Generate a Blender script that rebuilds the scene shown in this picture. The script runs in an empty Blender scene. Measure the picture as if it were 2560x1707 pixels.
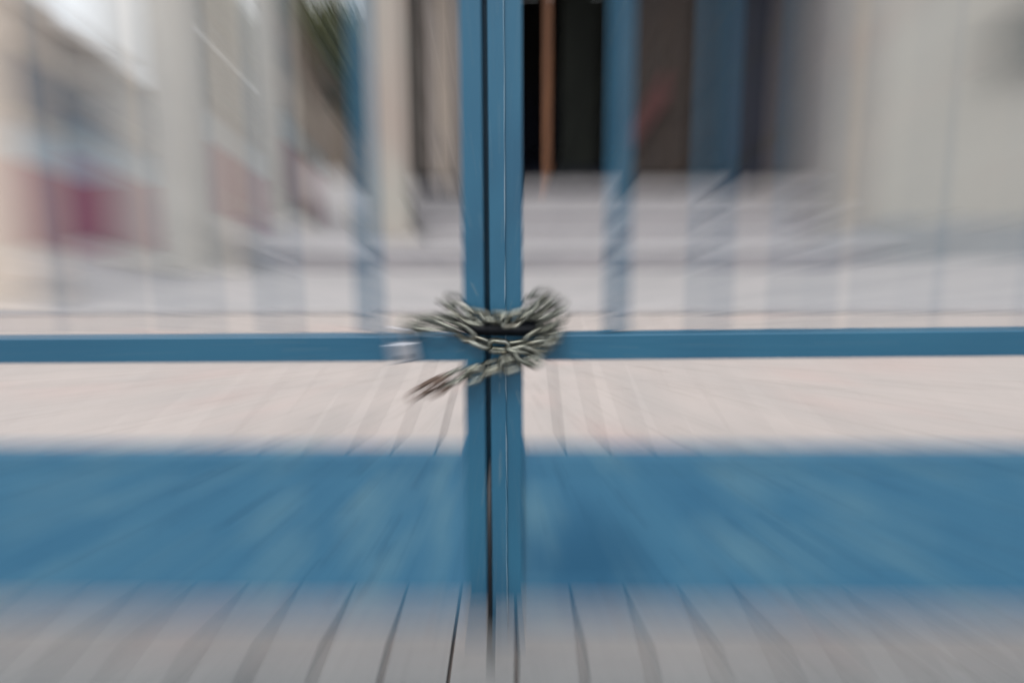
import bpy, bmesh, math, random
from mathutils import Vector, Matrix, noise
random.seed(7)
R = math.radians
S = bpy.context.scene
C = S.collection

# ------------------------------------------------------------------ camera, zoomed during the exposure
cam = bpy.data.cameras.new('camera'); co = bpy.data.objects.new('camera', cam); C.objects.link(co)
rot = Matrix.Rotation(R(1.5), 4, 'Z') @ Matrix.Rotation(R(90-12.8), 4, 'X') @ Matrix.Rotation(R(-.4), 4, 'Z')
co.matrix_world = Matrix.Translation((0, 0, 1.3)) @ rot
cam.sensor_width = 36; cam.clip_start = .05; cam.clip_end = 3000
cam.shift_x = 30/2560; cam.shift_y = 3/2560
L0, L1 = 30.9, 39.4                       # the zoom ring was turned while the shutter was open
S.frame_start = 0; S.frame_end = 2
for fr, l in ((0, L0-(L1-L0)*.5), (2, L1+(L1-L0)*.5)):
    cam.lens = l; cam.keyframe_insert('lens', frame=fr)
for fc in cam.animation_data.action.fcurves:
    for k in fc.keyframe_points: k.interpolation = 'LINEAR'
S.frame_set(1)
S.render.use_motion_blur = True; S.render.motion_blur_shutter = 1.0; S.render.motion_blur_position = 'CENTER'
S.camera = co

# ------------------------------------------------------------------ sky, sun, exposure
SUN_EL, SUN_AZ = 50, 205                   # high behind the photographer, veiled by cloud
W = bpy.data.worlds.new('World'); S.world = W; W.use_nodes = True
nt = W.node_tree; nt.nodes.clear()
wo = nt.nodes.new('ShaderNodeOutputWorld'); bg = nt.nodes.new('ShaderNodeBackground')
sky = nt.nodes.new('ShaderNodeTexSky'); sky.sky_type = 'NISHITA'; sky.sun_disc = False
sky.sun_elevation = R(SUN_EL); sky.sun_rotation = R(SUN_AZ); sky.dust_density = 4.5; sky.air_density = 1.0
hs = nt.nodes.new('ShaderNodeHueSaturation'); hs.inputs['Saturation'].default_value = .25
nt.links.new(sky.outputs[0], hs.inputs['Color']); 
# thin bright overcast: high cloud with soft thicker and thinner areas over the whole sky
tcw = nt.nodes.new('ShaderNodeTexCoord'); cn = nt.nodes.new('ShaderNodeTexNoise'); cn.inputs['Scale'].default_value = 2.2; cn.inputs['Detail'].default_value = 6
nt.links.new(tcw.outputs['Generated'], cn.inputs['Vector'])
cr_ = nt.nodes.new('ShaderNodeMapRange'); cr_.inputs[1].default_value = .3; cr_.inputs[2].default_value = .7; cr_.inputs[3].default_value = .55; cr_.inputs[4].default_value = .9
nt.links.new(cn.outputs['Fac'], cr_.inputs[0])
cm = nt.nodes.new('ShaderNodeMix'); cm.data_type = 'RGBA'; nt.links.new(cr_.outputs[0], cm.inputs[0]); nt.links.new(hs.outputs[0], cm.inputs[6])
cm.inputs[7].default_value = (5.6, 5.75, 5.95, 1); nt.links.new(cm.outputs[2], bg.inputs[0])
bg.inputs[1].default_value = .15; nt.links.new(bg.outputs[0], wo.inputs[0])
sl = bpy.data.lights.new('sun', 'SUN'); sl.energy = 1.15; sl.angle = R(16); sl.color = (1, .95, .88)
so = bpy.data.objects.new('sun', sl); C.objects.link(so)
sd = Vector((math.sin(R(SUN_AZ))*math.cos(R(SUN_EL)), math.cos(R(SUN_AZ))*math.cos(R(SUN_EL)), math.sin(R(SUN_EL))))
so.rotation_euler = sd.to_track_quat('Z', 'Y').to_euler(); so.location = sd*40
S.view_settings.view_transform = 'Standard'; S.view_settings.look = 'None'
S.view_settings.gamma = 1; S.view_settings.use_curve_mapping = False; S.view_settings.exposure = 0.56
S.render.engine = 'CYCLES'; S.cycles.use_denoising = True; S.cycles.max_bounces = 8

# ------------------------------------------------------------------ materials
def mat(name, a, b=None, scale=6, rough=.7, metal=0, bump=.15, bscale=60, fleck=None, fscale=30, frange=(.62, .68), stain=None, sscale=2, srange=(.55, .7)):
    m = bpy.data.materials.new(name); m.use_nodes = True; n = m.node_tree; p = n.nodes['Principled BSDF']
    p.inputs['Roughness'].default_value = rough; p.inputs['Metallic'].default_value = metal
    b = b or tuple(c*.8 for c in a)
    tc = n.nodes.new('ShaderNodeTexCoord'); oi = n.nodes.new('ShaderNodeObjectInfo')
    ad = n.nodes.new('ShaderNodeVectorMath'); ad.operation = 'MULTIPLY_ADD'
    n.links.new(oi.outputs['Location'], ad.inputs[0]); ad.inputs[1].default_value = (1.7, 1.3, 1.1); n.links.new(tc.outputs['Object'], ad.inputs[2])
    ns = n.nodes.new('ShaderNodeTexNoise'); ns.inputs['Scale'].default_value = scale; ns.inputs['Detail'].default_value = 8
    n.links.new(ad.outputs[0], ns.inputs['Vector'])
    cr = n.nodes.new('ShaderNodeValToRGB'); cr.color_ramp.elements[0].position = .35; cr.color_ramp.elements[1].position = .65
    cr.color_ramp.elements[0].color = (*a, 1); cr.color_ramp.elements[1].color = (*b, 1)
    n.links.new(ns.outputs['Fac'], cr.inputs[0]); out = cr.outputs[0]
    if stain:
        n2 = n.nodes.new('ShaderNodeTexNoise'); n2.inputs['Scale'].default_value = sscale; n2.inputs['Detail'].default_value = 10
        n.links.new(ad.outputs[0], n2.inputs['Vector'])
        r2 = n.nodes.new('ShaderNodeMapRange'); r2.inputs[1].default_value = srange[0]; r2.inputs[2].default_value = srange[1]
        n.links.new(n2.outputs['Fac'], r2.inputs[0])
        mx = n.nodes.new('ShaderNodeMix'); mx.data_type = 'RGBA'; n.links.new(r2.outputs[0], mx.inputs[0])
        n.links.new(out, mx.inputs[6]); mx.inputs[7].default_value = (*stain, 1); out = mx.outputs[2]
    if fleck:
        n4 = n.nodes.new('ShaderNodeTexNoise'); n4.inputs['Scale'].default_value = fscale; n4.inputs['Detail'].default_value = 3
        n.links.new(ad.outputs[0], n4.inputs['Vector'])
        r4 = n.nodes.new('ShaderNodeMapRange'); r4.inputs[1].default_value = frange[0]; r4.inputs[2].default_value = frange[1]
        n.links.new(n4.outputs['Fac'], r4.inputs[0])
        m4 = n.nodes.new('ShaderNodeMix'); m4.data_type = 'RGBA'; n.links.new(r4.outputs[0], m4.inputs[0])
        n.links.new(out, m4.inputs[6]); m4.inputs[7].default_value = (*fleck, 1); out = m4.outputs[2]
    n.links.new(out, p.inputs['Base Color'])
    if bump:
        n3 = n.nodes.new('ShaderNodeTexNoise'); n3.inputs['Scale'].default_value = bscale; n3.inputs['Detail'].default_value = 4
        n.links.new(ad.outputs[0], n3.inputs['Vector'])
        bp = n.nodes.new('ShaderNodeBump'); bp.inputs['Strength'].default_value = bump; bp.inputs['Distance'].default_value = .01
        n.links.new(n3.outputs['Fac'], bp.inputs['Height']); n.links.new(bp.outputs[0], p.inputs['Normal'])
    return m
M = dict(
 blue=mat('blue_gate_paint', (0.017, 0.104, 0.181), (0.012, 0.086, 0.158), 5, .42, fleck=(0.110, 0.163, 0.191), fscale=55, frange=(.65, .69), stain=(0.007, 0.046, 0.095), sscale=2.2, srange=(.56, .74)),
 panel=mat('blue_panel_paint', (0.041, 0.148, 0.246), (0.026, 0.119, 0.217), 7, .5, fleck=(0.006, 0.054, 0.118), fscale=26, frange=(.60, .68), stain=(0.080, 0.188, 0.263), sscale=9, srange=(.52, .66)),
 highlight=mat('worn_highlight_paint', (.35, .42, .48), (.10, .25, .36), 30, .4),  # pale paint for the highlight drawn on the strip edge
 green_dark=mat('dark_green_grey_board', (.05, .055, .045), (.03, .035, .03), 4, .8),
 gap_dark=mat('black_gap_fill', (.008, .011, .018), None, 20, .6, 0),  # near-black fill for the dark gap between the chain turns
 iron=mat('black_iron', (.012, .013, .018), None, 20, .5, .3),
 zinc=mat('dull_galvanised_steel', (0.257, 0.269, 0.242), (0.094, 0.098, 0.078), 40, .38, .85, stain=(0.094, 0.070, 0.047), sscale=25, srange=(.55, .75)),
 rust=mat('rusty_steel', (.15, .105, .085), (.08, .055, .045), 40, .8, .3),
 lock=mat('brushed_padlock', (0.465, 0.480, 0.525), (0.338, 0.360, 0.413), 25, .3, .8),
 pave_in=mat('pale_pink_paving', (0.455, 0.404, 0.383), (0.396, 0.362, 0.348), 2.5, .85, fleck=(0.278, 0.236, 0.216), fscale=16, frange=(.60, .70), stain=(0.460, 0.362, 0.340), sscale=1.1),
 pave_far=mat('pale_grey_paving', (0.396, 0.380, 0.386), (0.342, 0.334, 0.342), 2.5, .85),
 pave_out=mat('shaded_grey_paving', (.205, .208, .210), (.17, .175, .18), 2.2, .85, fleck=(.09, .092, .096), fscale=30, frange=(.62, .70), stain=(.12, .127, .135), sscale=1.4),  # grey slabs outside the gate, colour darkened to hold the shade there
 joint=mat('dark_joint', (.10, .085, .08), None, 5, .95),
 earth=mat('pale_dusty_ground', (0.355, 0.333, 0.326), (0.311, 0.296, 0.289), .6, .95),
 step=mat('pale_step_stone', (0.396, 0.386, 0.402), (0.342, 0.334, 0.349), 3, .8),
 riser=mat('darker_riser_stone', (0.287, 0.273, 0.287), (0.245, 0.238, 0.252), 3, .85),  # riser stone in a darker tone than the treads
 cream=mat('cream_plaster', (0.360, 0.346, 0.316), (0.316, 0.307, 0.281), 1.0, .9, stain=(0.316, 0.267, 0.238), sscale=.7),
 pillar=mat('pale_pillar_plaster', (0.508, 0.486, 0.448), (0.443, 0.421, 0.389), 1.2, .9),
 cream2=mat('warm_cream_plaster', (.72, .62, .53), (.64, .55, .47), 1.2, .9),
 greycream=mat('greyed_plaster', (0.326, 0.311, 0.285), (0.281, 0.266, 0.244), 2, .9),
 plinth=mat('grey_plinth_render', (0.266, 0.274, 0.281), (0.215, 0.222, 0.229), 3, .9),
 brick=mat('brown_reveal_plaster', (0.295, 0.254, 0.230), (0.246, 0.213, 0.197), 3, .9),
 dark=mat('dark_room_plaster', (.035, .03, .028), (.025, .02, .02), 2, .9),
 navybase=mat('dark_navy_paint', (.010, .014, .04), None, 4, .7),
 taupe=mat('weathered_taupe_wood', (0.271, 0.242, 0.226), (0.180, 0.156, 0.143), 5, .8),
 brown=mat('dark_brown_wood', (0.029, 0.018, 0.013), (0.020, 0.012, 0.009), 6, .7),
 orange=mat('orange_brown_timber', (0.164, 0.066, 0.026), (0.115, 0.045, 0.018), 8, .6),
 navy=mat('navy_door_paint', (0.006, 0.010, 0.018), (0.004, 0.006, 0.012), 2.5, .6),
 red=mat('dark_red_enamel', (0.070, 0.008, 0.010), None, 5, .4),
 box=mat('grey_box_enamel', (0.049, 0.053, 0.049), (0.041, 0.044, 0.041), 4, .5),
 maroon=mat('maroon_wall_paint', (0.432, 0.152, 0.215), (0.336, 0.116, 0.169), 1.2, .85),
 paleblue=mat('pale_blue_paint', (0.515, 0.672, 0.792), (0.605, 0.706, 0.770), 1.5, .8),
 grey_wall=mat('grey_brown_render', (0.246, 0.234, 0.221), (0.197, 0.189, 0.180), .8, .9),
 tan=mat('tan_render', (0.344, 0.295, 0.254), (0.287, 0.246, 0.213), .8, .9),
 roof=mat('brown_roof_tile', (.16, .12, .095), (.11, .085, .07), 5, .9),
 glass=mat('dark_window_glass', (.03, .045, .08), None, 3, .15),
 leaf=mat('mid_green_leaves', (.085, .105, .045), (.13, .13, .06), 1.5, .7),
 cypress=mat('dark_green_leaves', (.018, .045, .045), (.03, .055, .05), 1.5, .8),
 bark=mat('grey_brown_bark', (.14, .11, .08), (.09, .07, .055), 6, .95),
)

def patch(name, src, col, centre, size):
    m = M[src].copy(); m.name = name; n = m.node_tree; p = n.nodes['Principled BSDF']; old = p.inputs['Base Color'].links[0].from_socket
    tc = n.nodes.new('ShaderNodeTexCoord'); mp = n.nodes.new('ShaderNodeMapping'); mp.vector_type = 'TEXTURE'
    mp.inputs['Location'].default_value = centre; mp.inputs['Scale'].default_value = size
    no = n.nodes.new('ShaderNodeTexNoise'); no.inputs['Scale'].default_value = 14; no.inputs['Detail'].default_value = 6
    n.links.new(tc.outputs['Object'], mp.inputs[0]); n.links.new(tc.outputs['Object'], no.inputs['Vector'])
    ln = n.nodes.new('ShaderNodeVectorMath'); ln.operation = 'LENGTH'; n.links.new(mp.outputs[0], ln.inputs[0])
    ad = n.nodes.new('ShaderNodeMath'); ad.operation = 'ADD'; n.links.new(ln.outputs['Value'], ad.inputs[0]); n.links.new(no.outputs['Fac'], ad.inputs[1])
    mr = n.nodes.new('ShaderNodeMapRange'); mr.inputs[1].default_value = 1.6; mr.inputs[2].default_value = .9; n.links.new(ad.outputs[0], mr.inputs[0])
    mx = n.nodes.new('ShaderNodeMix'); mx.data_type = 'RGBA'; n.links.new(mr.outputs[0], mx.inputs[0]); n.links.new(old, mx.inputs[6]); mx.inputs[7].default_value = (*col, 1)
    n.links.new(mx.outputs[2], p.inputs['Base Color']); M[name] = m
patch('panel_patched', 'panel', (.011, .080, .160), (-.60, 0, -.10), (.20, 1, .17))

# ------------------------------------------------------------------ helpers
def box(bm, x0, x1, y0, y1, z0, z1, mtx=None):
    vs = [bm.verts.new((x, y, z)) for x in (x0, x1) for y in (y0, y1) for z in (z0, z1)]
    for f in ((0,1,3,2), (4,6,7,5), (0,4,5,1), (2,3,7,6), (0,2,6,4), (1,5,7,3)): bm.faces.new([vs[i] for i in f])
    if mtx: bmesh.ops.transform(bm, matrix=mtx, verts=vs)
    return vs
def prism(bm, pts, y0, y1):          # outline in x,z extruded along y
    a = [bm.verts.new((x, y0, z)) for x, z in pts]; b = [bm.verts.new((x, y1, z)) for x, z in pts]
    bm.faces.new(a); bm.faces.new(b[::-1]); n = len(pts)
    for i in range(n): bm.faces.new((a[i], b[i], b[(i+1) % n], a[(i+1) % n]))
def tube(bm, pts, r, seg=10):
    rings = []
    for i, p in enumerate(pts):
        p = Vector(p); t = (Vector(pts[min(i+1, len(pts)-1)]) - Vector(pts[max(i-1, 0)])).normalized()
        u = t.orthogonal().normalized() if i == 0 else (u - t*u.dot(t)).normalized()
        v = t.cross(u); rr = r[i] if isinstance(r, (list, tuple)) else r
        rings.append([bm.verts.new(p + (u*math.cos(a) + v*math.sin(a))*rr) for a in [2*math.pi*k/seg for k in range(seg)]])
    for a, b in zip(rings, rings[1:]):
        for k in range(seg): bm.faces.new((a[k], a[(k+1) % seg], b[(k+1) % seg], b[k]))
    bm.faces.new(rings[0][::-1]); bm.faces.new(rings[-1])
def obj(name, bm, m, parent=None, loc=None, bevel=0, smooth=False):
    bmesh.ops.recalc_face_normals(bm, faces=bm.faces)
    me = bpy.data.meshes.new(name); bm.to_mesh(me); bm.free(); me.materials.append(M[m])
    if smooth:
        for p in me.polygons: p.use_smooth = True
    o = bpy.data.objects.new(name, me); C.objects.link(o)
    if parent: o.parent = parent
    if loc: o.location = loc
    if bevel:
        b = o.modifiers.new('bevel', 'BEVEL'); b.width = bevel; b.segments = 2; b.limit_method = 'ANGLE'
    return o
def bx(name, m, x0, x1, y0, y1, z0, z1, parent=None, bevel=0):
    bm = bmesh.new(); off = parent.location if parent else Vector()
    while parent is not None and parent.parent is not None and False: pass
    cx, cy, cz = (x0+x1)/2, (y0+y1)/2, (z0+z1)/2
    box(bm, x0-cx, x1-cx, y0-cy, y1-cy, z0-cz, z1-cz)
    o = obj(name, bm, m, parent, bevel=bevel)
    base = Vector((0, 0, 0)); q = parent
    while q is not None: base += q.location; q = q.parent
    o.location = Vector((cx, cy, cz)) - base
    return o
def thing(name, label, cat, loc=(0, 0, 0), group=None):
    o = bpy.data.objects.new(name, None); o.empty_display_size = .1; C.objects.link(o); o.location = loc
    return tag(o, label, cat, group)
def tag(o, label, cat, group=None):
    o['label'] = label; o['category'] = cat
    if group: o['group'] = group
    return o
def struct(o): o['kind'] = 'structure'; return o

# ------------------------------------------------------------------ ground and paving
bm = bmesh.new(); box(bm, -400, 400, -60, 900, -.5, -.035)
ground = struct(obj('ground', bm, 'earth'))
bm = bmesh.new(); box(bm, -9, 9, -2.5, 6.6, -.033, -.012)
pavement = struct(obj('pavement', bm, 'joint'))
PITCH, LEN, GAP = .162, 1.25, .006
slab_mesh = {}
def slab_me(k, key, wd=PITCH-GAP, ln=LEN-.008):
    if (k, key) not in slab_mesh:
        b = bmesh.new(); w, l = wd/2, ln/2
        box(b, -w, w, -l, l, -.03, 0); me = bpy.data.meshes.new('slab')
        top = [v for v in b.verts if v.co.z > -.01]
        for v in top:
            v.co.x *= .975; v.co.y *= .997; v.co.z += random.uniform(-.001, .001)
        bmesh.ops.recalc_face_normals(b, faces=b.faces); b.to_mesh(me); b.free(); me.materials.append(M[k]); slab_mesh[(k, key)] = me
    return slab_mesh[(k, key)]
cells = []
for i in range(-52, 53):
    x = -.022 + PITCH*(i+.5); off = (i*0.37) % 1*LEN
    y = -2.4
    while y < 6.58:
        y1 = min(y+LEN if y > -2.4 else -2.4+LEN*.3+off*.7, 6.58)
        if y < 2.28 < y1: y1 = 2.28
        if y1-y > .03: cells.append((x, (y+y1)/2, y1-y))
        y = y1
def key(c):
    x, y, l = c
    vis = y+l/2 > 1.75 and abs(x+.026*y) < .56*(y+l/2)+.3
    return (not vis, y if vis else math.hypot(x, y))
cells.sort(key=key)
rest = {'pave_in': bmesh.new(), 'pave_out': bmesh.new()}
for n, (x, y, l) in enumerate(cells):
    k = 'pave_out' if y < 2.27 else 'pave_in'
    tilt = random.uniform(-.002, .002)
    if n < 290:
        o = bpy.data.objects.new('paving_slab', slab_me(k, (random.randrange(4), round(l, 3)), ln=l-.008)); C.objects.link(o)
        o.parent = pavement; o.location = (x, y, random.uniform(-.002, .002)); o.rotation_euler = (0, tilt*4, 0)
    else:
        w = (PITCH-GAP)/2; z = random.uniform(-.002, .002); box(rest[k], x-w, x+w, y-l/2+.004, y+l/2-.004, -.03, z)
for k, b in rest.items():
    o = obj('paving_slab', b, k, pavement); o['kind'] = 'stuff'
# raised forecourt beyond the low kerb
bm = bmesh.new(); box(bm, -9, 9, 6.62, 26, -.03, .030); forecourt = struct(obj('forecourt', bm, 'pave_far'))
kb = bmesh.new(); box(kb, -9, 9, 6.50+.085, 6.60, -.03, .034)
for i in range(18): bx('kerb_stone', 'pave_far', -9+i+.006, -8+i-.006, 6.585, 6.78, .0, .036, forecourt, .004)
kb.free()

# ------------------------------------------------------------------ gate leaves
G = 2.2
def leaf(side, label):
    g = thing('gate_leaf', label, 'gate', (side*1.62-.083, G, 0), 'leaves of the blue double gate')
    inn = -.091 if side < 0 else -.078
    wid = .047 if side < 0 else .072
    a, b = (inn-wid, inn) if side < 0 else (inn, inn+wid)
    st = bx('stile', 'blue', a, b, G-.025, G+.025, .115, 2.15, g, .003)
    far = side*1.62-.083
    o1, o2 = (far, far+.06) if side < 0 else (far-.06, far)
    bx('stile', 'blue', o1, o2, G-.025, G+.025, .115, 2.15, g, .003)
    l, r = (o2-.002, a+.002) if side < 0 else (b-.002, o1+.002)
    dz = .003 if side > 0 else 0
    mr = bx('middle_rail', 'blue', l, r, G-.024, G+.024, .762+dz, .820+dz, g, .003)
    mr.rotation_euler.y = R(-.5) if side > 0 else R(-.28); mr.location.z += .005 if side > 0 else -.003
    bx('top_rail', 'blue', l, r, G-.024, G+.024, 2.10, 2.15, g, .003)
    bx('bottom_rail', 'panel', l, r, G-.020, G+.020, .144, .177, g, .003)
    bx('panel_rail', 'panel', l, r, G-.018, G+.018, .522, .552, g, .003)
    bx('lower_panel', 'panel_patched' if side > 0 else 'panel', l, r, G-.014, G+.014, .175, .524, g)
    x = -.084 + side*.216 + (.058 if side > 0 else -.045)
    x0 = .203 if side > 0 else -.348
    for k in range(7):
        xx = x0 + side*k*.205
        if abs(xx-far) < .10: break
        # bar with a small welded foot
        bb = bmesh.new(); hw = .017 if k == 0 else .011; box(bb, -hw, hw, -.006, .006, 0, 1.272)
        o = obj('bar', bb, 'blue', g, bevel=.002); o.location = (xx-g.location.x, 0, .826)
    return g
gl = leaf(-1, 'left leaf of the blue gate, with the narrower closing stile')
gr = leaf(1, 'right leaf of the blue gate, with the wide closing stile')
bx('cover_strip', 'blue', -.0785, -.044, G-.0295, G-.0255, .118, .756, gr, .001)
bx('cover_strip', 'blue', -.0925+.014, -.044, G-.0295, G-.0255, .83, 2.13, gr, .001)
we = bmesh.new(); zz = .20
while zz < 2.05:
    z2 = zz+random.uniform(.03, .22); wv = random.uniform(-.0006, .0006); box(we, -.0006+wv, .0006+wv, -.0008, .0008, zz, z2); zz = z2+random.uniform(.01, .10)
o = obj('highlight_edge', we, 'highlight', gr); o['kind'] = 'stuff'; o.location = (-.0446-gr.location.x, -.0298, 0)  # bright highlight along the cover strip edge, built as pale worn-paint segments
rod = bmesh.new(); tube(rod, [(0, 0, .045), (0, 0, .50)], .0105); tube(rod, [(0, 0, .36), (0, -.03, .36)], .006)
rr = obj('drop_bolt', rod, 'iron', gr, smooth=True); rr.location = (-.083-gr.location.x, -.012, 0)
bx('stop_strip', 'blue', -.096, -.072, G+.027, G+.031, .12, 2.14, gr)
for side, lb in ((-1, 'square blue steel post hinging the left gate leaf'), (1, 'square blue steel post hinging the right gate leaf')):
    x = side*1.69-.083
    p = thing('gate_post', lb, 'post', (x, G, 0), 'posts of the blue gate')
    bx('shaft', 'blue', x-.06, x+.06, G-.06, G+.06, -.01, 2.25, p, .004)
    bx('cap', 'blue', x-.07, x+.07, G-.07, G+.07, 2.251, 2.275, p, .004)
    for z in (.35, 1.1, 1.85): bx('hinge', 'iron', x-side*.058-.012, x-side*.058+.012, G-.075, G-.0605, z, z+.10, p, .003)

# ------------------------------------------------------------------ chain
def catmull(P, n=24):
    P = [Vector(p) for p in P]; out = []
    for i in range(len(P)-1):
        a, b, c, d = P[max(i-1, 0)], P[i], P[i+1], P[min(i+2, len(P)-1)]
        for k in range(n):
            t = k/n
            out.append(.5*((2*b)+(-a+c)*t+(2*a-5*b+4*c-d)*t*t+(-a+3*b-3*c+d)*t**3))
    return out+[P[-1]]
def q(px, py, y=2.14):        # photograph pixel near the zoom centre -> point on a vertical plane
    k = .885*.98e-3*y/2.2
    return (-.058 + (px-1250)*k, y, .805 - (py-857)*k*1.02)
chain = thing('chain', 'heavy dull steel chain wound twice round the meeting gate stiles', 'chain', (-.08, G, .84))
wire, ll, lw = .0054, .0275, .0185   # wire radius, half length, half width
lb = bmesh.new(); pts = []
NS = 20
for k in range(NS):
    a = 2*math.pi*k/NS
    cx, cy = math.cos(a), math.sin(a)
    st = ll-lw
    x = (st if cx > 0 else -st) + cx*(lw-wire); y = cy*(lw-wire)
    pts.append(Vector((x, y, 0)))
rings = []
for k in range(NS):
    t = (pts[(k+1) % NS]-pts[k-1]).normalized(); u = Vector((0, 0, 1)); v = t.cross(u)
    rings.append([lb.verts.new(pts[k]+(u*math.cos(b)+v*math.sin(b))*wire) for b in [2*math.pi*j/8 for j in range(8)]])
for k in range(NS):
    a, b = rings[k], rings[(k+1) % NS]
    for j in range(8): lb.faces.new((a[j], a[(j+1) % 8], b[(j+1) % 8], b[j]))
first = obj('link', lb, 'zinc', chain, smooth=True); link_me = first.data
rust_me = link_me.copy(); rust_me.materials.clear(); rust_me.materials.append(M['rust'])
link_count = [0]
def lay(P, roll=0, rusty_tail=0):
    path = catmull(P); pitch = 2*(ll-wire)-wire*.5
    d = [0]
    for a, b in zip(path, path[1:]): d.append(d[-1]+(b-a).length)
    n = int(d[-1]/pitch); side = Vector((0, -1, 0))
    def at(s):
        for i in range(len(d)-1):
            if d[i+1] >= s: return path[i].lerp(path[i+1], (s-d[i])/max(1e-9, d[i+1]-d[i]))
        return path[-1]
    for i in range(n):
        p0, p1 = at(i*pitch), at((i+1)*pitch); t = (p1-p0).normalized()
        w = Vector((0, 0, 1)); b = (w - t*w.dot(t))
        if b.length < .2: b = Vector((1, 0, 0)) - t*t.x
        b.normalize(); c = t.cross(b)
        ang = R(45 + roll) + (math.pi/2 if i % 2 else 0) + random.uniform(-.30, .30)
        bb = b*math.cos(ang)+c*math.sin(ang); cc = t.cross(bb)
        mt = Matrix((t, bb, cc)).transposed().to_4x4(); mt.translation = (p0+p1)/2 - chain.location
        if link_count[0] == 0: o = first
        else:
            o = first.copy(); C.objects.link(o); o.parent = chain
        if n-i <= rusty_tail: o.data = rust_me; o['label'] = 'rusty brown end link'
        o.matrix_local = mt; link_count[0] += 1
back = 2.255
# first turn: padlock end on the left, over the front high, round behind, over the front low, round the right, tail
lay([q(1002, 822, 2.155), q(1050, 806, 2.15), q(1105, 800, 2.15), q(1138, 806, 2.16), q(1160, 826, 2.155), q(1195, 846, 2.150), q(1250, 855, 2.145), q(1310, 852, 2.145),
     q(1360, 832, 2.150), q(1400, 800, 2.175), q(1405, 778, 2.215), q(1370, 772, back), q(1290, 776, back), q(1190, 772, back), q(1125, 764, 2.24),
     q(1108, 762, 2.20), q(1128, 762, 2.165), q(1165, 774, 2.155), q(1225, 785, 2.150), q(1290, 784, 2.150), q(1340, 772, 2.155), q(1385, 757, 2.185), q(1378, 750, 2.225),
     q(1320, 756, back+.01)])
lay([q(1400, 815, 2.170), q(1385, 845, 2.145), q(1352, 872, 2.140), q(1305, 884, 2.145), q(1240, 905, 2.145), q(1170, 925, 2.145), q(1105, 948, 2.150), q(1050, 972, 2.150), q(1018, 992, 2.15)], 10, 2)
lay([q(1320, 768, 2.152), q(1360, 785, 2.150), q(1395, 812, 2.150), q(1385, 840, 2.135), q(1340, 862, 2.130), q(1290, 866, 2.130), q(1265, 852, 2.128)], 30)
# second strand bunched over the first
lay([q(1100, 790, 2.150), q(1128, 796, 2.143), q(1160, 822, 2.140), q(1200, 848, 2.134), q(1245, 856, 2.132), q(1300, 853, 2.130), q(1350, 826, 2.135), q(1382, 792, 2.150), q(1398, 775, 2.18)], 60)
lay([q(1112, 778, 2.155), q(1142, 780, 2.150), q(1175, 784, 2.146), q(1235, 790, 2.138), q(1290, 790, 2.138), q(1330, 778, 2.14), q(1362, 762, 2.16), q(1352, 756, 2.20)], 20)
lay([q(1008, 806, 2.165), q(1055, 796, 2.160), q(1110, 786, 2.165), q(1140, 800, 2.16)], 80)
big = first.copy(); C.objects.link(big); big.parent = chain; big.data = link_me.copy(); big.data.materials.clear(); big.data.materials.append(M['zinc'])
big.matrix_local = Matrix.Translation(Vector(q(1326, 876, 2.118)) - chain.location) @ Matrix.Rotation(R(25), 4, 'Y') @ Matrix.Rotation(R(75), 4, 'X') @ Matrix.Scale(1.25, 4)
big['label'] = 'larger bright link joining the turns of chain'
# black strip added round both stiles to make the dark gap between chain turns
gap_strip = bmesh.new(); NP = 40; ringz = []
for k in range(NP):
    a = 2*math.pi*k/NP; ca, sa = math.cos(a), math.sin(a)
    sx = math.copysign(abs(ca)**.55, ca); sy = math.copysign(abs(sa)**.55, sa)
    hgt = .0165*(1-.45*abs(ca)**3) + .0012*math.sin(5*a)
    zc = .8420 + .002*math.sin(2*a+.5)
    x, y = -.050+sx*.100, G+sy*.040
    ringz.append([gap_strip.verts.new((x*1.0, y, zc-hgt)), gap_strip.verts.new((x-sx*-.002, y+sy*.003, zc)), gap_strip.verts.new((x, y, zc+hgt)), gap_strip.verts.new((x-sx*.004, y-sy*.004, zc))])
for k in range(NP):
    a, b = ringz[k], ringz[(k+1) % NP]
    for j in range(4): gap_strip.faces.new((a[j], a[(j+1) % 4], b[(j+1) % 4], b[j]))
tag(obj('dark_gap_strip', gap_strip, 'gap_dark', smooth=True), 'black strip added round both gate stiles as the dark gap between the turns of chain', 'gap_strip')
lay([q(1350, 880, 2.124), q(1300, 898, 2.130), q(1235, 916, 2.130), q(1165, 936, 2.131), q(1100, 958, 2.133), q(1050, 982, 2.136)], 55, 1)
# padlock
px, py, pz = q(1000, 872, 2.145)
pl = thing('padlock', 'silver padlock hanging from the left end of the chain in front of the rail', 'padlock', (px, py, pz))
b = bmesh.new(); box(b, -.026, .026, -.010, .010, -.024, .022)
obj('body', b, 'lock', pl, bevel=.004)
b = bmesh.new(); tube(b, [(-.017, 0, .02), (-.017, 0, .036)] + [(-.017*math.cos(a), 0, .036+.017*math.sin(a)) for a in [math.pi*k/8 for k in range(1, 8)]] + [(.017, 0, .036), (.017, 0, .02)], .0042, 8)
obj('shackle', b, 'lock', pl, smooth=True)
b = bmesh.new(); tube(b, [(0, -.0095, -.010), (0, -.0115, -.010)], .006, 12); obj('keyhole', b, 'iron', pl)
pl.rotation_euler = (0, R(-10), 0)

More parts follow.
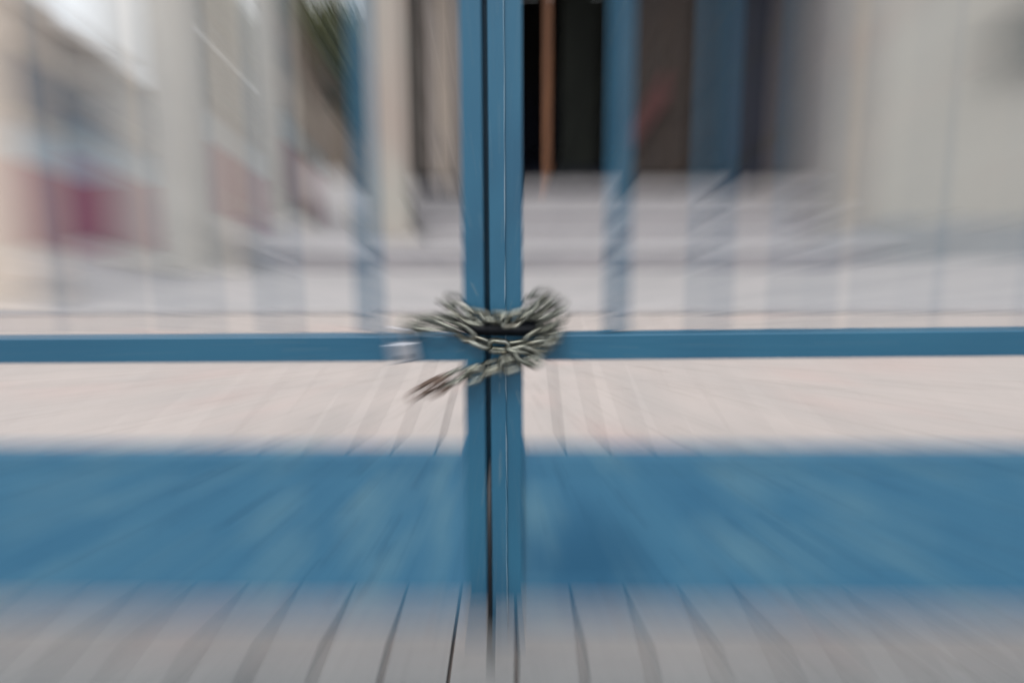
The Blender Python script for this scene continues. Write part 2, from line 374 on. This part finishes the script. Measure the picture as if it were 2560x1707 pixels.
# ------------------------------------------------------------------ main building opposite the gate
hb = thing('main_building', 'cream plastered building with a wide dark doorway opposite the gate', 'building', (2.5, 11, 0))
bx('wall', 'cream', 2.90, 9.0, 9.0, 18, -.02, 5.2, hb)
bx('plinth', 'plinth', 2.88, 9.02, 8.955, 8.998, .025, .36, hb, .006)
bx('reveal', 'brick', 2.82, 2.896, 9.03, 10.98, .2, 3.4, hb)
bx('wall', 'greycream', -1.75, -1.22, 11.0, 18, -.02, 5.2, hb)
bx('lintel', 'cream', -1.75, 2.895, 10.4, 11.0, 3.40, 5.2, hb)
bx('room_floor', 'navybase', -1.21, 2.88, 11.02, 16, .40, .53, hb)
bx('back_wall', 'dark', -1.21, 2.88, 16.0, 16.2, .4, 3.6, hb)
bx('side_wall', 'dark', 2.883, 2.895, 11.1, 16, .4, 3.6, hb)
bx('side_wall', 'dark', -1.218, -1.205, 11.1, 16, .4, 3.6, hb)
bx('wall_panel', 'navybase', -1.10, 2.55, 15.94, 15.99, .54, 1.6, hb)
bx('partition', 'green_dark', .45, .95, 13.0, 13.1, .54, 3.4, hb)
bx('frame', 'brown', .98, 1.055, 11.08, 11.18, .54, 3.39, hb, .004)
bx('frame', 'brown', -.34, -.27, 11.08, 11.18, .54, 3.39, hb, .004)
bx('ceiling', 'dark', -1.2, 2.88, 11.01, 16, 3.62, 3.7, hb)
bx('roof_slab', 'greycream', -1.85, 9.1, 8.9, 18.1, 5.2, 5.35, hb)
for i in range(5):                                     # faint vertical joints in the plaster render
    bx('pilaster', 'greycream' if i % 2 else 'cream', 3.34+i*1.12, 3.50+i*1.12, 8.975, 8.999, .37, 5.1, hb, .004)
st = thing('entrance_steps', 'three broad pale stone steps up to the dark doorway', 'steps', (.5, 8.3, 0))
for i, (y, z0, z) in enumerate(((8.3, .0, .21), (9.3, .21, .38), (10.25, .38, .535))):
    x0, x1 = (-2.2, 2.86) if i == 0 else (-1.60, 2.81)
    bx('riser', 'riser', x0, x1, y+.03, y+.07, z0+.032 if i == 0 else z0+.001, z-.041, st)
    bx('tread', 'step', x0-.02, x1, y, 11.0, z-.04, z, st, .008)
def front_pillar(x0, x1, y, label, m='cream', h=3.4, z=.03, cat='pillar'):
    p = thing('square_pillar', label, cat, ((x0+x1)/2, y, z), 'plastered pillars of the courtyard')
    bx('shaft', m, x0, x1, y, y+(x1-x0), z+.24, h, p, .012)
    bx('base', m, x0-.03, x1+.03, y-.03, y+(x1-x0)+.03, z+.003, z+.24, p, .01)
    bx('capital', m, x0-.04, x1+.04, y-.04, y+(x1-x0)+.04, h+.001, h+.12, p, .01)
    return p
front_pillar(-1.50, -1.06, 9.0, 'pale square pillar beside the left end of the entrance steps', 'cream', 3.5, .208)
front_pillar(-3.26, -2.60, 8.2, 'cream square pillar standing alone left of the middle of the courtyard', 'pillar')
front_pillar(-3.42, -2.90, 12.2, 'more distant pillar just right of the lone cream pillar', 'pillar')
front_pillar(-4.05, -3.58, 6.70, 'warm cream pillar at the left edge of the photo', 'cream2')

# doorway contents
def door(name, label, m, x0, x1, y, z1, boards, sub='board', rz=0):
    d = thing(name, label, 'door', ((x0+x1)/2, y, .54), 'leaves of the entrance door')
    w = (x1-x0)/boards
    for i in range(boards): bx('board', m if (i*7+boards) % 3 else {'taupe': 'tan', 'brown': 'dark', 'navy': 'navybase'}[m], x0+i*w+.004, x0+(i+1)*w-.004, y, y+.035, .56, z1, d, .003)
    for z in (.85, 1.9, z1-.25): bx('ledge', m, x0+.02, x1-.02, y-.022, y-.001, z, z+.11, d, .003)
    hd = bmesh.new(); tube(hd, [(0, 0, 0), (0, -.05, 0), (0, -.05, -.12), (0, 0, -.12)], .008, 8)
    o = obj('handle', hd, 'iron', d); o.location = ((x1-x0)/2-.08, -.001, .95)
    return d
door('door_leaf', 'weathered taupe board door at the left of the dark doorway', 'taupe', -1.10, -.36, 11.12, 3.3, 5)
door('door_leaf', 'dark brown board door right of the orange timber post', 'brown', 1.06, 1.90, 11.12, 3.3, 5)
door('door_leaf', 'navy blue door at the right side of the dark doorway', 'navy', 1.98, 2.80, 11.12, 3.3, 4)
pt = thing('timber_post', 'orange brown timber post standing in the dark doorway', 'post', (.235, 11.1, .54))
bx('shaft', 'orange', .195, .275, 11.08, 11.16, .545, 3.39, pt, .006)
bx('foot', 'orange', .180, .290, 11.065, 11.175, .537, .60, pt, .006)
rb = thing('red_box', 'small dark red box mounted on the brown door', 'box', (1.33, 11.08, 1.34))
bx('body', 'red', 1.22, 1.44, 10.99, 11.095, 1.18, 1.50, rb, .01); bx('lid', 'red', 1.21, 1.45, 10.975, 10.988, 1.17, 1.51, rb, .004)
mb = thing('meter_box', 'grey metal box fixed high on the cream wall at the right', 'box', (4.65, 8.9, 1.83))
bx('body', 'box', 4.14, 5.05, 8.80, 8.972, 1.83, 2.33, mb, .008); bx('lid', 'box', 4.16, 5.03, 8.785, 8.799, 1.85, 2.31, mb, .004)
bx('hinge', 'box', 4.17, 4.19, 8.77, 8.784, 1.91, 1.98, mb); bx('hinge', 'box', 4.17, 4.19, 8.77, 8.784, 2.18, 2.25, mb)

# ------------------------------------------------------------------ left side of the courtyard
lw_ = thing('low_wall', 'low maroon wall with a pale blue upper band along the left of the court', 'wall', (-5.85, 7.1, .03))
ang = math.atan2(8.2, 3.9); lw_.rotation_euler.z = ang; LL = 7.0
def wpart(name, m, x0, x1, y0, y1, z0, z1, bev=.006):
    b = bmesh.new(); box(b, x0, x1, y0, y1, z0, z1); return obj(name, b, m, lw_, bevel=bev)
wpart('plinth_band', 'maroon', 0, LL, 0, .24, .002, .76)
wpart('upper_band', 'paleblue', 0, LL, .01, .23, .761, 1.10)
wpart('coping', 'pave_far', -.02, LL+.02, -.03, .27, 1.101, 1.15)
for i in range(4): wpart('pier', 'maroon', .4+i*1.7, .62+i*1.7, -.06, -.001, .002, .76)

def house(label, m, x0, x1, y0, y1, h, ridge, wins, roofm='roof', over=.3):
    cx = (x0+x1)/2
    t = thing('house', label, 'house', (cx, y0, 0), 'low houses behind the left wall')
    bx('wall', m, x0, x1, y0, y1, -.03, h, t)
    if ridge:
        b = bmesh.new(); prism(b, [(x0-over-cx, h+.002), (x1+over-cx, h+.002), (ridge[0]-cx, h+ridge[1])], -.3, y1-y0+.3)
        obj('roof', b, roofm, t)
    else: bx('roof', roofm, x0-.15, x1+.15, y0-.15, y1+.15, h+.002, h+.16, t)
    for wx, wz, ww, wh in wins:
        f = bx('window', 'greycream', wx-.06, wx+ww+.06, y0-.05, y0-.002, wz-.06, wz+wh+.06, t)
        bx('pane', 'glass', wx, wx+ww, y0-.062, y0-.051, wz, wz+wh, f)
    return t
house('tall warm cream house at the far left', 'cream2', -18, -10.5, 19, 25, 3.4, (-14, 1.5), [(-12.3, 1.5, .8, 1.1), (-14.5, 1.5, .8, 1.1)], 'tan')
house('grey brown house with a blue glazed window behind the maroon wall', 'grey_wall', -10.2, -6.6, 20.5, 26, 2.3, None, [(-8.2, 1.35, 1.0, .75), (-9.8, 1.2, .8, .9), (-7.0+.0, 1.3, .3, .6)])
house('tan house with a brown pitched roof below the green trees', 'tan', -6.4, -2.2, 23, 28, 2.2, (-5.6, .8), [(-4.0, 1.3, .5, .7)])

def tree(x, y, h, r, label, m, dens, flat=1.0, zc=.68):
    t = thing('leafy_tree' if m == 'leaf' else 'cypress_tree', label, 'tree', (x, y, 0), 'trees behind the houses')
    b = bmesh.new(); tube(b, [(0, 0, -.05), (.05, 0, h*.3), (-.03, .05, h*.55), (0, 0, h*.85)], [.16, .13, .09, .03], 8)
    for k in range(7):
        a = k*2.4; z = h*(.35+.06*k); L = r*.7
        tube(b, [(0, 0, z), (math.cos(a)*L*.5, math.sin(a)*L*.5, z+.3), (math.cos(a)*L, math.sin(a)*L, z+.7)], [.06, .04, .015], 6)
    obj('trunk', b, 'bark', t)
    b = bmesh.new(); rng = random.Random(int(x*100)); clumps = []
    for k in range(26):
        u = Vector((rng.gauss(0, 1), rng.gauss(0, 1), rng.gauss(0, 1))).normalized()*rng.uniform(.3, 1)
        clumps.append((Vector((u.x*r, u.y*r, h*zc+u.z*r*flat)), rng.uniform(.25, .5)*min(r, 1.6)))
    for k in range(dens):
        c, cr = rng.choice(clumps); d = Vector((rng.gauss(0, 1), rng.gauss(0, 1), rng.gauss(0, 1)))*cr*.55
        p = c+d; n = Vector((rng.gauss(0, 1), rng.gauss(0, 1), rng.gauss(0, 1))).normalized(); u = n.orthogonal().normalized(); v = n.cross(u); s = rng.uniform(.06, .13)
        vs = [b.verts.new(p+u*s), b.verts.new(p+v*s*.6), b.verts.new(p-u*s), b.verts.new(p-v*s*.6)]; b.faces.new(vs)
    obj('crown', b, m, t)
tree(-6.9, 29.5, 5.6, 1.9, 'taller green leafy tree behind the left side of the tan house', 'leaf', 9000)
tree(-5.0, 30, 4.9, 1.6, 'smaller yellowish green tree behind the tan house roof', 'leaf', 7000)
tree(-5.5, 21, 4.8, .55, 'narrow dark cypress left of the tan house', 'cypress', 5000, 3.2, .6)
tree(-3.75, 21.5, 3.4, .32, 'slim dark cypress beside the pale pillar', 'cypress', 3500, 3.6, .58)
